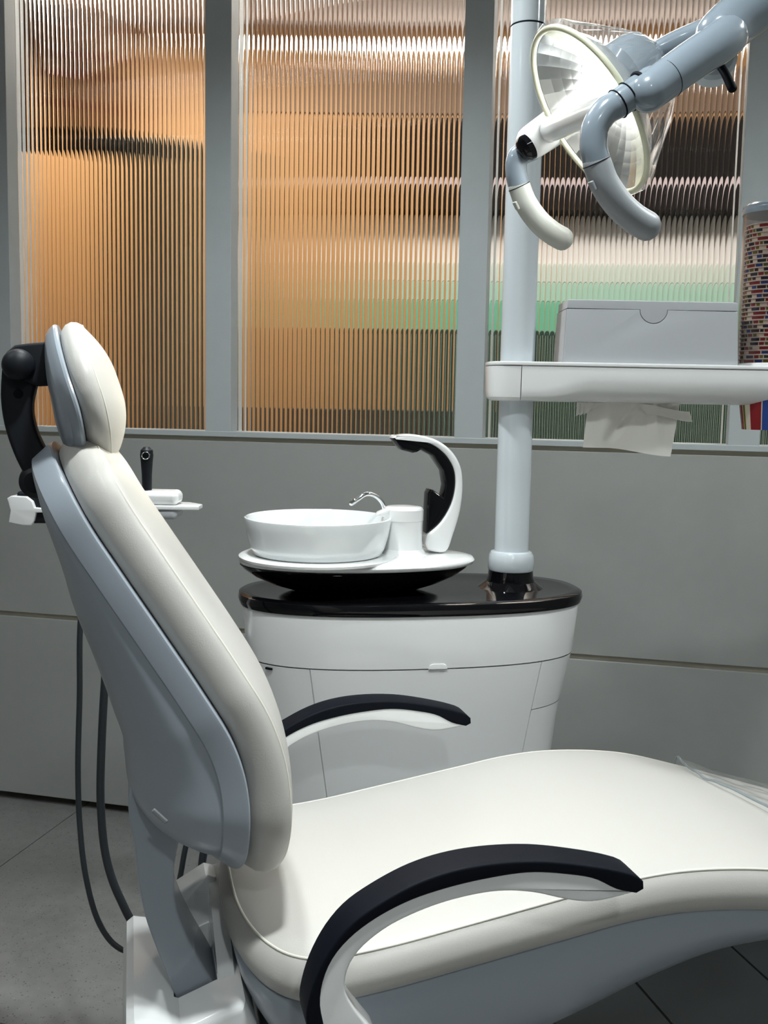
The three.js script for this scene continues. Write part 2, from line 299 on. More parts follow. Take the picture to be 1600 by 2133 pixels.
// ---------- the treatment chair ----------
const chair = thing('dental_chair', 'white dental treatment chair with cream upholstery and black armrest pads', 'dental chair', [0.214, 0, -1.515], 14 * deg);
const table = (pts) => (x) => { if (x <= pts[0][0]) return pts[0][1]; for (let i = 1; i < pts.length; i++) if (x <= pts[i][0]) { const t = (x - pts[i - 1][0]) / (pts[i][0] - pts[i - 1][0]); return lerp(pts[i - 1][1], pts[i][1], t); } return pts[pts.length - 1][1]; };
const smoothTable = (pts) => { const c = curve2(pts, 200); return table(c); };
function outlineFrom(W, a0, a1, RL, RR, p, n) {
  const hw = (a) => { let k = 1; if (a < a0 + RL) k *= Math.pow(Math.max(0, 1 - Math.pow((a0 + RL - a) / RL, p)), 1 / p); if (a > a1 - RR) k *= Math.pow(Math.max(0, 1 - Math.pow((a - a1 + RR) / RR, p)), 1 / p); return W(a) * k; };
  const out = [];
  const as = []; for (let i = 0; i <= n; i++) { const t = i / n; as.push(t); }
  const ease = (t) => { const u = (1 - Math.cos(Math.PI * t)) / 2; const v = (1 - Math.cos(Math.PI * u)) / 2; return a0 + (a1 - a0) * lerp(u, v, 0.6); };
  for (let i = 0; i <= n; i++) out.push([ease(i / n), hw(ease(i / n))]);
  for (let i = n - 1; i >= 1; i--) out.push([ease(i / n), -hw(ease(i / n))]);
  // even spacing along the edge
  const c = new THREE.CatmullRomCurve3(out.map(([a, b]) => new THREE.Vector3(a, b, 0)), true, 'centripetal'); c.arcLengthDivisions = 800;
  return c.getSpacedPoints(n * 2).slice(0, -1).map((q) => [q.x, q.y]);
}
const levels = (n, p = 1) => Array.from({ length: n }, (_, i) => 1 - Math.pow((i + 1) / n, p));

{ // seat
  const S = smoothTable([[-0.5, 0.68], [-0.40, 0.676], [-0.363, 0.678], [-0.272, 0.686], [-0.147, 0.706], [-0.016, 0.728], [0.073, 0.742], [0.157, 0.746], [0.287, 0.734], [0.407, 0.704], [0.615, 0.642], [0.85, 0.57], [1.05, 0.51]]);
  const W = table([[-0.46, 0.255], [0.3, 0.255], [0.6, 0.235], [1.05, 0.2]]);
  const outline = outlineFrom(W, -0.452, 1.03, 0.13, 0.2, 2.4, 130);
  const mid = (a, b) => [Math.min(0.85, Math.max(-0.30, a)), 0];
  const map = (a, b, h) => [a, S(a) + h, b];
  const cushion = obj('seat_cushion', pillow(outline, [[0.045, -0.074], [0.026, -0.069], [0.008, -0.055], [0, -0.04], [0.0005, -0.028], [0.004, -0.016], [0.0095, -0.007], [0.014, -0.0025], [0.018, 0.0]], mid, { levels: levels(26), fn: (k) => 0.018 * (1 - k * k) + 0.002 * (1 - Math.pow(k, 20)) }, map), M.hide, chair);
  const inset = (d) => { const n = outline.length; return outline.map((p, i) => { const q = outline[(i + 1) % n], o = outline[(i + n - 1) % n]; const dx = q[0] - o[0], dy = q[1] - o[1], l = Math.hypot(dx, dy); return [p[0] + dy / l * d, p[1] - dx / l * d]; }); };
  let area = 0; outline.forEach((p, i) => { const q = outline[(i + 1) % outline.length]; area += p[0] * q[1] - q[0] * p[1]; });
  obj('piping', closedTube(inset(area > 0 ? -0.0142 : 0.0142).map(([a, b]) => map(a, b, -0.002)), 0.0019), M.stitch, cushion);
  const bot = smoothTable([[-0.5, 0.55], [-0.42, 0.52], [-0.3, 0.47], [-0.15, 0.465], [0.009, 0.512], [0.123, 0.556], [0.234, 0.588], [0.34, 0.594], [0.5, 0.57], [0.75, 0.505], [1.05, 0.45]]);
  const so = outlineFrom((a) => W(a) - 0.018, -0.44, 1.01, 0.11, 0.2, 2.6, 110);
  const shellMap = (a, b, h) => h >= 0 ? [a, S(a) - 0.055, b] : [a, lerp(S(a) - 0.06, bot(a), -h), b];
  const shell = obj('seat_shell', pillow(so, [[0.01, 0], [0, -0.02], [0.0, -0.2], [0.004, -0.38], [0.012, -0.55], [0.026, -0.75], [0.042, -0.9], [0.06, -0.98]], mid, { levels: [0.7, 0.4, 0], fn: () => -0.02 }, shellMap), M.shell, chair);
  const cap = obj('screw_cap', lathe([[0, 0.006], [0.018, 0.005], [0.022, 0.001], [0.022, -0.01]], 32), M.white, chair); cap.rotation.x = Math.PI / 2; cap.position.set(-0.205, 0.546, 0.222);
  // clear sheet over the foot end
  const cols = 60, rows = 46, pos = [], idx = [];
  for (let i = 0; i <= rows; i++) for (let j = 0; j <= cols; j++) {
    const v = i / rows, u = j / cols * 2 - 1; const a = 0.395 + 0.02 * Math.sin(u * 5) + v * 0.6; const w = W(a) + 0.006, b = u * (w + 0.06);
    const over = Math.max(0, Math.abs(b) - w + 0.015); const bb = Math.sign(b) * (Math.min(Math.abs(b), w - 0.015 + 0.6 * over * Math.exp(-over * 30)) + 0.002);
    const crown = 0.02 * (1 - Math.pow(Math.min(1, Math.abs(b) / w), 2));
    const lift = 0.004 + 0.006 * Math.exp(-v * 14) * (0.5 + 0.5 * Math.sin(u * 9 + 1)) + 0.004 * perlin.noise(a * 14, b * 30, 3) + 0.003 * perlin.noise(a * 50, b * 22, 8);
    pos.push(a, S(a) + crown + Math.max(0.0015, lift) - over * 0.95, bb);
  }
  for (let i = 0; i < rows; i++) for (let j = 0; j < cols; j++) { const a = i * (cols + 1) + j; idx.push(a, a + 1, a + cols + 2, a, a + cols + 2, a + cols + 1); }
  const g = new THREE.BufferGeometry(); g.setAttribute('position', new THREE.Float32BufferAttribute(pos, 3)); g.setIndex(idx); g.computeVertexNormals();
  const sheet = tag(obj('foot_cover', boxUV(g), M.film), 'clear crinkled plastic cover over the foot end of the chair', 'cover');
  sheet.position.copy(chair.position); sheet.rotation.copy(chair.rotation);
  const edge = []; for (let j = 6; j <= cols - 6; j += 2) edge.push([pos[j * 3], pos[j * 3 + 1] + 0.001, pos[j * 3 + 2]]);
  obj('hem', tube(edge, 0.0022, 90, 8), std(lin(0.55, 0.6, 0.62), { roughness: 0.2, transmission: 0.7 }), sheet);
}
function padded(pts, W, RL, RR, p, n) {                // a curved back: arc length along pts, front normal
  const c = new THREE.CatmullRomCurve3(pts.map(([x, y]) => new THREE.Vector3(x, y, 0)), false, 'centripetal'); c.arcLengthDivisions = 600;
  const L = c.getLength(), K = 300, P = [], N = [];
  for (let i = 0; i <= K; i++) { const t = i / K, q = c.getPointAt(t), d = c.getTangentAt(t); P.push([q.x, q.y]); N.push([d.y, -d.x]); }
  const at = (a) => { const t = Math.min(1, Math.max(0, a / L)) * K, i = Math.min(K - 1, Math.floor(t)), f = t - i; return [lerp(P[i][0], P[i + 1][0], f), lerp(P[i][1], P[i + 1][1], f), lerp(N[i][0], N[i + 1][0], f), lerp(N[i][1], N[i + 1][1], f)]; };
  const place = (a, h) => { const [x, y, nx, ny] = at(a); return [x + nx * h, y + ny * h]; };
  return { L, place, outline: outlineFrom((a) => W(a / L), 0, L, RL, RR, p, n) };
}
function insetRing(outline, d) { let area = 0; outline.forEach((p, i) => { const q = outline[(i + 1) % outline.length]; area += p[0] * q[1] - q[0] * p[1]; }); const s = area > 0 ? 1 : -1, n = outline.length; return outline.map((p, i) => { const q = outline[(i + 1) % n], o = outline[(i + n - 1) % n]; const dx = q[0] - o[0], dy = q[1] - o[1], l = Math.hypot(dx, dy); return [p[0] - dy / l * d * s, p[1] + dx / l * d * s]; }); }
{ // backrest
  const B = padded([[-0.452, 0.735], [-0.441, 0.772], [-0.438, 0.817], [-0.439, 0.871], [-0.446, 0.911], [-0.462, 0.954], [-0.494, 1.008], [-0.540, 1.079], [-0.590, 1.155], [-0.623, 1.206], [-0.654, 1.262], [-0.676, 1.302]], table([[0, 0.205], [0.4, 0.205], [0.7, 0.18], [1, 0.15]]), 0.13, 0.1, 2.3, 90);
  const mid = (a) => [Math.min(B.L - 0.09, Math.max(0.12, a)), 0];
  const map = (a, b, h) => { const [x, y] = B.place(a, h); return [x, y, b]; };
  const cushion = obj('backrest_cushion', pillow(B.outline, [[0.03, 0.002], [0.014, 0.006], [0.004, 0.018], [0, 0.032], [0.001, 0.044], [0.006, 0.054], [0.010, 0.056], [0.013, 0.058]], mid, { levels: levels(24), fn: (k) => 0.016 * (1 - Math.pow(k, 2.2)) }, map), M.hide, chair);
  obj('piping', closedTube(insetRing(B.outline, 0.0095).map(([a, b]) => map(a, b, 0.0553)), 0.0017), M.stitch, cushion);
  const D = smoothTable([[-0.01, 0.05], [0.0, 0.06], [0.04, 0.11], [0.09, 0.14], [0.2, 0.142], [0.28, 0.125], [0.37, 0.102], [0.44, 0.085], [0.52, 0.058], [0.64, 0.032]]);
  const smap = (a, b, h) => { const d = h >= -0.03 ? h : -(0.03 + (-h - 0.03) * Math.max(0, D(a) - 0.03)); const [x, y] = B.place(a, d); return [x, y, b]; };
  obj('backrest_shell', pillow(B.outline, [[0.02, 0.004], [0.0, 0.004], [-0.003, 0.002], [-0.003, -0.002], [0.006, -0.028], [0.010, -0.03]], mid, { levels: [0.985, 0.96, 0.93, 0.88, 0.82, 0.74, 0.64, 0.52, 0.4, 0.25, 0.1, 0], fn: (k) => -Math.pow(1 - Math.pow(k, 2.2), 1 / 1.9) }, smap, { angle: 0.45 }), M.shell, chair);
  const clip = obj('release_mark', rbox(-0.012, 0.012, -0.003, 0.003, -0.002, 0.002, 0.0018), std(lin(0.2, 0.21, 0.22)), chair); clip.position.set(-0.542, 0.848, 0.168); clip.rotation.set(0, -0.25, -0.75);
}
{ // headrest
  const head = new THREE.Group(); head.name = 'headrest'; chair.add(head);
  const B = padded([[-0.632, 1.272], [-0.630, 1.306], [-0.635, 1.345], [-0.649, 1.391], [-0.659, 1.425], [-0.667, 1.455]], table([[0, 0.125], [0.5, 0.13], [1, 0.115]]), 0.085, 0.085, 2.1, 70);
  const mid = (a) => [Math.min(B.L - 0.08, Math.max(0.08, a)), 0];
  const map = (a, b, h) => { const [x, y] = B.place(a, h); return [x, y, b]; };
  const cushion = obj('headrest_cushion', pillow(B.outline, [[0.022, 0.002], [0.01, 0.004], [0.002, 0.012], [0, 0.02], [0.002, 0.027], [0.006, 0.032], [0.010, 0.034]], mid, { levels: levels(20), fn: (k) => 0.022 * (1 - Math.pow(k, 2.0)) }, map), M.hide, head);
  const D = smoothTable([[-0.01, 0.03], [0, 0.032], [0.06, 0.036], [0.12, 0.03], [0.2, 0.018]]);
  const smap = (a, b, h) => { const d = h >= -0.012 ? h : -(0.012 + (-h - 0.012) * Math.max(0, D(a) - 0.012)); const [x, y] = B.place(a, d); return [x, y, b]; };
  obj('headrest_shell', pillow(B.outline, [[0.012, 0.003], [0.0, 0.003], [-0.002, 0.001], [-0.002, -0.002], [0.003, -0.010], [0.006, -0.012]], mid, { levels: [0.98, 0.95, 0.9, 0.84, 0.76, 0.66, 0.52, 0.36, 0.2, 0], fn: (k) => -Math.pow(1 - Math.pow(k, 2.2), 1 / 1.9) }, smap, { angle: 0.5 }), M.shell, head);
  obj('seam', closedTube(insetRing(B.outline, 0.0075).map(([a, b]) => map(a, b, 0.0328)), 0.0011), M.stitch, head);
}
{ // curved link carrying the headrest
  const link = obj('headrest_link', extrude([...curve2([[-0.733, 1.395], [-0.735, 1.36], [-0.731, 1.325], [-0.719, 1.285], [-0.700, 1.245]], 16), ...curve2([[-0.668, 1.262], [-0.680, 1.290], [-0.692, 1.318], [-0.697, 1.348], [-0.690, 1.385]], 16), ...curve2([[-0.705, 1.412], [-0.725, 1.412]], 3)], -0.022, 0.022, 0.005), M.blackPlastic, chair);
  obj('bracket', extrude([[-0.726, 1.418], [-0.716, 1.427], [-0.70, 1.430], [-0.668, 1.434], [-0.664, 1.378], [-0.69, 1.376], [-0.722, 1.388]], -0.030, 0.030, 0.004), M.blackPlastic, link);
  const knob = obj('knob', lathe([[0, 0.017], [0.007, 0.0162], [0.013, 0.0135], [0.018, 0.0085], [0.0205, 0.0], [0.0205, -0.012]], 40), M.blackPlastic, link); knob.rotation.x = Math.PI / 2; knob.position.set(-0.711, 1.402, 0.036);
  const pin = obj('screw', lathe([[0, 0.0015], [0.006, 0.001], [0.0065, -0.002]], 24), M.rubber, link); pin.rotation.x = Math.PI / 2; pin.position.set(-0.713, 1.366, 0.022);
  const low = obj('lower_knob', lathe([[0, 0.03], [0.014, 0.028], [0.021, 0.02], [0.023, 0.0], [0.023, -0.03]], 36), M.blackPlastic, link); low.rotation.x = Math.PI / 2; low.position.set(-0.694, 1.252, 0.0);
}
{ // armrests
  const outer = [[-0.366, 0.585], [-0.378, 0.637], [-0.387, 0.670], [-0.383, 0.699], [-0.373, 0.728], [-0.356, 0.758], [-0.334, 0.782], [-0.300, 0.803], [-0.259, 0.821], [-0.218, 0.831], [-0.170, 0.835], [-0.108, 0.832], [-0.045, 0.820], [-0.004, 0.809], [0.016, 0.801], [0.0255, 0.792], [0.0255, 0.784]];
  const inner = [[0.016, 0.7795], [-0.010, 0.787], [-0.04, 0.803], [-0.075, 0.812], [-0.124, 0.819], [-0.183, 0.816], [-0.230, 0.809], [-0.270, 0.799], [-0.309, 0.782], [-0.337, 0.763], [-0.356, 0.742], [-0.367, 0.718], [-0.371, 0.690], [-0.365, 0.655], [-0.352, 0.585]];
  const low = [[-0.352, 0.585], [-0.300, 0.585], [-0.300, 0.63], [-0.315, 0.654], [-0.332, 0.678], [-0.342, 0.700], [-0.340, 0.723], [-0.328, 0.744], [-0.297, 0.768], [-0.252, 0.786], [-0.206, 0.796], [-0.159, 0.799], [-0.117, 0.793], [-0.074, 0.780], [-0.043, 0.774], [-0.012, 0.776], [0.012, 0.780]];
  const pad = [...curve2(outer, 60), ...curve2(inner, 60)];
  const under = inner.map(([x, y], i) => i === 0 ? [x, y] : [x - 0.006 * smooth01((-0.27 - x) / 0.1), y + 0.006 * smooth01((x + 0.39) / 0.12) + 0.004 * smooth01((x + 0.15) / 0.08) - 0.006 * smooth01((x + 0.03) / 0.04)]);
  const body = [...curve2(under, 60), ...curve2(low.slice(1), 60)];
  const padGeo = extrude(pad, -0.0255, 0.0255, 0.003, 0.8), bodyGeo = extrude(body, -0.0235, 0.0235, 0.003, 0.8);
  const root = sweep([[-0.33, 0.6, 0], [-0.33, 0.56, -0.03], [-0.31, 0.54, -0.12]], () => [0.022, 0.02], 20, 16, [1, 0, 0]);
  for (const s of [1, -1]) {
    const a = new THREE.Group(); a.name = 'armrest'; chair.add(a); a.position.z = s * 0.325;
    obj('arm', bodyGeo, M.white, a); obj('arm_pad', padGeo, M.rubber, a);
    const r = obj('arm_root', root, M.white, a); r.scale.z = s; 
  }
}
{ // back support arm, hinge housing, lift column and floor plates
  const rib = [...curve2([[-0.57, 0.87], [-0.580, 0.835], [-0.579, 0.805], [-0.573, 0.770], [-0.567, 0.709], [-0.558, 0.661], [-0.542, 0.611], [-0.517, 0.538], [-0.505, 0.50]], 40), ...curve2([[-0.45, 0.52], [-0.468, 0.560], [-0.491, 0.605], [-0.507, 0.641], [-0.518, 0.677], [-0.521, 0.711], [-0.519, 0.745], [-0.505, 0.79], [-0.47, 0.83]], 40)];
  obj('back_support', extrude(rib, -0.05, 0.068, 0.004, 0.6), M.shell, chair);
  const ev = new Evaluator(); ev.useGroups = false; ev.attributes = ['position', 'normal'];
  const prof = [...curve2([[-0.57, 0.2], [-0.588, 0.45], [-0.59, 0.53], [-0.585, 0.56]], 10), ...curve2([[-0.575, 0.568], [-0.55, 0.562], [-0.516, 0.548]], 8), [-0.49, 0.558], [-0.465, 0.568], ...curve2([[-0.432, 0.575], [-0.42, 0.56], [-0.415, 0.5], [-0.40, 0.2]], 10)];
  const strip = (g) => { g = g.clone(); g.deleteAttribute('uv'); return g; };
  const b1 = new Brush(strip(extrude(prof, -0.14, 0.15, 0.012, 0.5))); b1.updateMatrixWorld();
  const b2 = new Brush(strip(box(-0.522, -0.463, 0.44, 0.7, -0.085, 0.073))); b2.updateMatrixWorld();
  const cut = ev.evaluate(b1, b2, SUBTRACTION);
  const hg = boxUV(plain(cut.geometry));
  const housing = obj('hinge_housing', hg, M.white, chair);
  obj('slot_lining', box(-0.521, -0.464, 0.441, 0.446, -0.084, 0.072), M.white, housing);
  obj('bridge', extrude([[-0.53, 0.5], [-0.520, 0.60], [-0.512, 0.617], [-0.468, 0.643], [-0.452, 0.638], [-0.44, 0.5]], -0.135, -0.088, 0.004, 0.5), M.white, housing);
  const cheek = obj('cheek', surfaceFrom([[-0.13, 0.638], [-0.09, 0.63], [0.0, 0.60], [0.06, 0.578], [0.08, 0.567]].map(([z, y]) => [[-0.4625, 0.5, z], [-0.4625, y, z], [-0.44, y + 0.004, z], [-0.428, y - 0.02, z], [-0.424, 0.5, z]]), { capA: true, capB: true, angle: 0.4 }), M.white, housing);
  obj('column', [rbox(-0.4, -0.03, 0.012, 0.5, -0.13, 0.13, 0.03)], M.shell, chair);
  const base = new THREE.Group(); base.name = 'base'; chair.add(base);
  for (const [x0, x1] of [[-0.6, 0.257], [0.325, 0.573], [0.579, 0.889], [0.895, 1.25]]) obj('floor_plate', rbox(x0, x1, 0.0, 0.012, x0 < 0 ? -0.35 : -0.88, 0.35, 0.002), M.plate, base);
}

// ---------- the cuspidor unit with its post and tray ----------
const unit = thing('cuspidor_unit', 'white dental side cabinet with black glossy top, spittoon and tall post', 'cuspidor', [0.062, 0, -2.194], 11 * deg);
{
  const egg = (A, Bz, n = 2.5, seg = 96) => Array.from({ length: seg }, (_, i) => { const t = i / seg * 2 * Math.PI, c = Math.cos(t), s = Math.sin(t); return [A * Math.sign(c) * Math.pow(Math.abs(c), 2 / n), Bz * Math.sign(s) * Math.pow(Math.abs(s), 2 / n)]; });
  const stack = (levels, n, cx = 0, opt = {}) => surfaceFrom(levels.map(([y, A, Bz]) => egg(A, Bz, n).map(([x, z]) => [cx + x, y, z])), { capA: true, capB: true, angle: 0.5, ...opt });
  const N = 2.45, cx = 0.004;
  obj('cabinet_band', stack([[0.827, 0.352, 0.170], [0.829, 0.358, 0.175], [0.85, 0.360, 0.177], [0.93, 0.368, 0.182], [0.94, 0.366, 0.18]], N, cx), M.white, unit);
  const top = obj('top_plate', stack([[0.936, 0.364, 0.178], [0.938, 0.373, 0.186], [0.950, 0.377, 0.19], [0.960, 0.375, 0.188], [0.964, 0.368, 0.181], [0.962, 0.35, 0.165], [0.962, 0.2, 0.08]], N, cx, { angle: 0.8 }), M.gloss, unit);
  const A = (y) => table([[0.0, 0.30], [0.4, 0.305], [0.63, 0.322], [0.7, 0.330], [0.8264, 0.357]])(y), Bz = (y) => table([[0, 0.135], [0.4, 0.14], [0.63, 0.155], [0.8264, 0.174]])(y);
  const core = obj('cabinet_core', stack([[0.0, 0.285, 0.12], [0.4, 0.296, 0.131], [0.63, 0.313, 0.146], [0.828, 0.348, 0.165]], N, cx), M.white, unit);
  const S = (x, y, front, off = 0) => { const a = A(y) - off, b = Bz(y) - off; const u = Math.min(1, Math.abs(x / A(y))); const cosv = Math.pow(u, N / 2), ang = Math.acos(Math.min(1, cosv)); const z = b * Math.pow(Math.sin(ang), 2 / N); return [cx + Math.sign(x) * a * Math.pow(Math.cos(ang), 2 / N), y, (front ? 1 : -1) * z]; };
  function panel(name, x0, x1, y0, y1, front = true, mat = M.white) {
    const nx = 40, ny = 14, rings = [];
    const tOf = (x, y) => Math.acos(Math.max(-1, Math.min(1, Math.sign(x) * Math.pow(Math.min(1, Math.abs(x) / A(y)), N / 2))));
    const P = (t, y, off) => { const a = A(y) - off, b = Bz(y) - off, c = Math.cos(t), s = Math.sin(t); return [cx + a * Math.sign(c) * Math.pow(Math.abs(c), 2 / N), y, (front ? 1 : -1) * b * Math.pow(Math.abs(s), 2 / N)]; };
    for (let j = 0; j <= ny; j++) {
      const y = lerp(y0, y1, j / ny), ta = tOf(x0(y), y), tb = tOf(x1(y), y), ring = [];
      for (let i = 0; i <= nx; i++) ring.push(P(lerp(ta, tb, i / nx), y, 0));
      for (let i = nx; i >= 0; i--) ring.push(P(lerp(ta, tb, i / nx), y, 0.014));
      rings.push(ring);
    }
    return obj(name, surfaceFrom(rings, { capA: false, capB: false, angle: 0.5 }), mat, unit);
  }
  const g = 0.0012, lx = (y) => lerp(-0.208, -0.243, (y - 0.6) / 0.24), rx = (y) => lerp(0.214, 0.252, (y - 0.6) / 0.24);
  panel('door', (y) => lx(y) + g, (y) => rx(y) - g, 0.03, 0.8264);
  panel('side_panel', (y) => -A(y), (y) => lx(y) - g, 0.03, 0.8264);
  panel('side_panel', (y) => rx(y) + g, (y) => A(y), 0.722, 0.8264);
  panel('side_panel', (y) => rx(y) + g, (y) => A(y), 0.03, 0.7205);
  panel('rear_panel', (y) => -A(y), (y) => A(y), 0.03, 0.8264, false);
  const tab = obj('door_tab', extrude([[-0.02, 0.0], [0.02, 0.0], [0.017, 0.009], [0.012, 0.0115], [-0.012, 0.0115], [-0.017, 0.009]], -0.002, 0.003, 0.0015), M.white, unit); tab.position.set(0.02, 0.8275, 0.175);
  const hinge = obj('hinge', box(-0.008, 0.008, -0.002, 0.002, -0.004, 0.002), M.rubber, unit); hinge.position.set(-0.315, 0.819, 0.098); hinge.rotation.y = -0.7;
  // bowl platform
  const px = -0.117;
  obj('platform', stack([[1.018, 0.243, 0.135], [1.022, 0.252, 0.143], [1.028, 0.254, 0.145], [1.034, 0.250, 0.141], [1.037, 0.235, 0.128], [1.040, 0.19, 0.1]], 2.1, px, { angle: 0.9 }), M.white, unit);
  obj('platform_underside', stack([[0.9615, 0.125, 0.07], [0.966, 0.14, 0.078], [0.978, 0.18, 0.10], [0.996, 0.219, 0.124], [1.012, 0.241, 0.137], [1.020, 0.248, 0.140]], 2.1, px - 0.005, { angle: 0.9 }), M.gloss, unit);
  const bx = -0.207, bz = 0.012;
  obj('bowl_seat', lathe([[0, 1.03], [0.165, 1.034], [0.166, 1.039], [0.160, 1.042], [0.137, 1.042], [0, 1.04]], 72, bx, bz), M.white, unit);
  obj('bowl', lathe([[0, 1.041], [0.128, 1.041], [0.137, 1.045], [0.143, 1.058], [0.150, 1.085], [0.155, 1.116], [0.1545, 1.120], [0.151, 1.121], [0.148, 1.118], [0.143, 1.09], [0.132, 1.062], [0.10, 1.05], [0.03, 1.046], [0, 1.0455]], 96, bx, bz, 0.8), M.bowl, unit);
  const drain = obj('drain', lathe([[0, 1.048], [0.016, 1.0485], [0.02, 1.0465]], 24, bx, bz), M.chrome, unit);
  // cup filler with its lip, and the arched spout
  const fx = -0.022, fz = 0.01;
  obj('cup_filler', lathe([[0, 1.142], [0.036, 1.142], [0.040, 1.140], [0.0425, 1.136], [0.0425, 1.113], [0.0415, 1.112], [0.0405, 1.10], [0.0405, 1.07], [0.0425, 1.052], [0.05, 1.042], [0.062, 1.038], [0.06, 1.03], [0, 1.03]], 48, fx, fz), M.white, unit);
  const lip = obj('filler_lip', extrude([[-0.006, 1.142], [-0.035, 1.141], [-0.058, 1.132], [-0.063, 1.126], [-0.055, 1.124], [-0.045, 1.121], [-0.035, 1.106], [-0.006, 1.1]], -0.013, 0.013, 0.004), M.white, unit); lip.position.set(fx, 0, fz + 0.01);
  obj('water_spout', tube([[-0.130, 1.150, 0], [-0.121, 1.156, 0], [-0.101, 1.167, -0.004], [-0.080, 1.162, -0.01], [-0.064, 1.146, -0.014], [-0.057, 1.12, -0.016]], 0.0048, 40, 14), M.chrome, unit);
  const tip = obj('spout_tip', tube([[-0.134, 1.148, 0], [-0.127, 1.1525, 0]], 0.0056, 4, 14), M.chrome, unit);
  const outer = [[0.026, 1.062], [0.030, 1.050], [0.045, 1.0445], [0.071, 1.0445], [0.087, 1.083], [0.101, 1.135], [0.105, 1.188], [0.099, 1.229], [0.080, 1.260], [0.049, 1.283], [0.007, 1.295], [-0.025, 1.296], [-0.048, 1.291]];
  const innerEdge = [[-0.050, 1.288], [-0.02, 1.287], [0.007, 1.284], [0.039, 1.274], [0.066, 1.253], [0.085, 1.222], [0.089, 1.188], [0.080, 1.146], [0.056, 1.106], [0.030, 1.083]];
  const arch = obj('spout_arch', extrude([...curve2(outer, 60), ...curve2(innerEdge, 50)], -0.026, 0.026, 0.006, 0.8), M.white, unit); arch.position.z = -0.005;
  const blackIn = [[0.0285, 1.0835], [0.0285, 1.14], [0.0295, 1.17], [0.034, 1.179], [0.041, 1.178], [0.0625, 1.162], [0.067, 1.188], [0.061, 1.219], [0.038, 1.251], [0.012, 1.264], [0.004, 1.259], [-0.006, 1.257], [-0.03, 1.263], [-0.040, 1.274], [-0.050, 1.287]];
  const black = obj('spout_liner', extrude([...curve2([...innerEdge].reverse(), 50).reverse().slice(0, -1), ...blackIn], -0.022, 0.022, 0.005, 0.7), M.gloss, unit); black.position.z = -0.005;
  // post
  const post = new THREE.Group(); post.name = 'post'; unit.add(post); post.position.set(0.225, 0, 0);
  obj('flange', lathe([[0.0, 0.96], [0.075, 0.9605], [0.066, 0.966], [0.054, 0.976], [0.050, 0.988], [0.049, 1.0], [0, 1.0]], 64), M.gloss, post);
  obj('collar', lathe([[0, 1.0], [0.049, 1.0], [0.0505, 1.003], [0.0505, 1.022], [0.049, 1.034], [0.045, 1.041], [0.0385, 1.043], [0, 1.043]], 64), M.post, post);
  obj('lower_tube', lathe([[0.0375, 1.04], [0.0375, 1.375]], 64), M.post, post);
  obj('upper_tube', lathe([[0.037, 1.45], [0.037, 2.147], [0.036, 2.148], [0.036, 2.150], [0.037, 2.151], [0.037, 2.42], [0.034, 2.424], [0, 2.425]], 64), M.post, post);
  obj('joint_ring', lathe([[0.0365, 2.1475], [0.0372, 2.1475], [0.0372, 2.1505], [0.0365, 2.1505]], 64), M.rubber, post);
  // tray arm, in line with the picture plane
  const tray = new THREE.Group(); tray.name = 'tray_arm'; unit.add(tray); tray.position.set(0.225, 0, 0); tray.rotation.y = -11 * deg;
  const y0 = 1.371, y1 = 1.445;
  const clampOut = (r, d) => { const o = []; for (let i = 0; i <= 24; i++) { const t = Math.PI / 2 + i / 24 * Math.PI; const c = Math.cos(t), s = Math.sin(t); o.push([-0.0008 + (r) * Math.sign(c) * Math.pow(Math.abs(c), 0.7), d * Math.sign(s) * Math.pow(Math.abs(s), 0.7)]); } return o; };
  const cl = [[y0, 0.052, 0.06], [y0 + 0.002, 0.058, 0.066], [y0 + 0.008, 0.0635, 0.071], [y0 + 0.02, 0.0655, 0.073], [y1 - 0.001, 0.067, 0.075]];
  obj('clamp', surfaceFrom(cl.map(([y, r, d]) => clampOut(r, d).map(([x, z]) => [x, y, z])), { capA: true, capB: true, angle: 0.5 }), M.white, tray);
  const sect = (x) => { const k = smooth01((x - 0.05) / 0.1), o = []; const D = 0.075, n = 22; o.push([x, y1 - 0.001, -D]); for (let i = 0; i <= n; i++) { const t = Math.PI + i / n * Math.PI; const p = lerp(0.3, 0.75, k); const c = Math.cos(t), s = Math.sin(t); o.push([x, y1 - 0.012 + (y1 - 0.012 - y0 - 0.0 * k) * Math.sign(s) * Math.pow(Math.abs(s), p), D * Math.sign(c) * Math.pow(Math.abs(c), p)]); } o.push([x, y1 - 0.001, D]); return o; };
  obj('tray_body', surfaceFrom([0.0008, 0.03, 0.05, 0.07, 0.09, 0.11, 0.13, 0.15, 0.4, 0.7, 0.98].map(sect), { capA: true, capB: true, angle: 0.5 }), M.white, tray);
  const lipPts = [...Array.from({ length: 25 }, (_, i) => { const t = Math.PI / 2 + i / 24 * Math.PI; const c = Math.cos(t), s = Math.sin(t); return [0.068 * Math.sign(c) * Math.pow(Math.abs(c), 0.7), 0.077 * Math.sign(s) * Math.pow(Math.abs(s), 0.7)]; }), [0.985, -0.077], [0.985, 0.077]];
  const lipG = extrude(lipPts.map(([x, z]) => [x, -z]), 0, 0.008, 0.002, 0.5); lipG.rotateX(-Math.PI / 2); 
  const lipM = obj('tray_top', boxUV(lipG), M.white, tray); lipM.position.y = y1 + 0.0006;
  obj('tray_core', box(0.0, 0.97, y1 - 0.004, y1 + 0.003, -0.068, 0.068), M.white, tray);
}
const TX = 0.2829, TZ = -2.2369, TY = 1.453;            // tray top beside the post
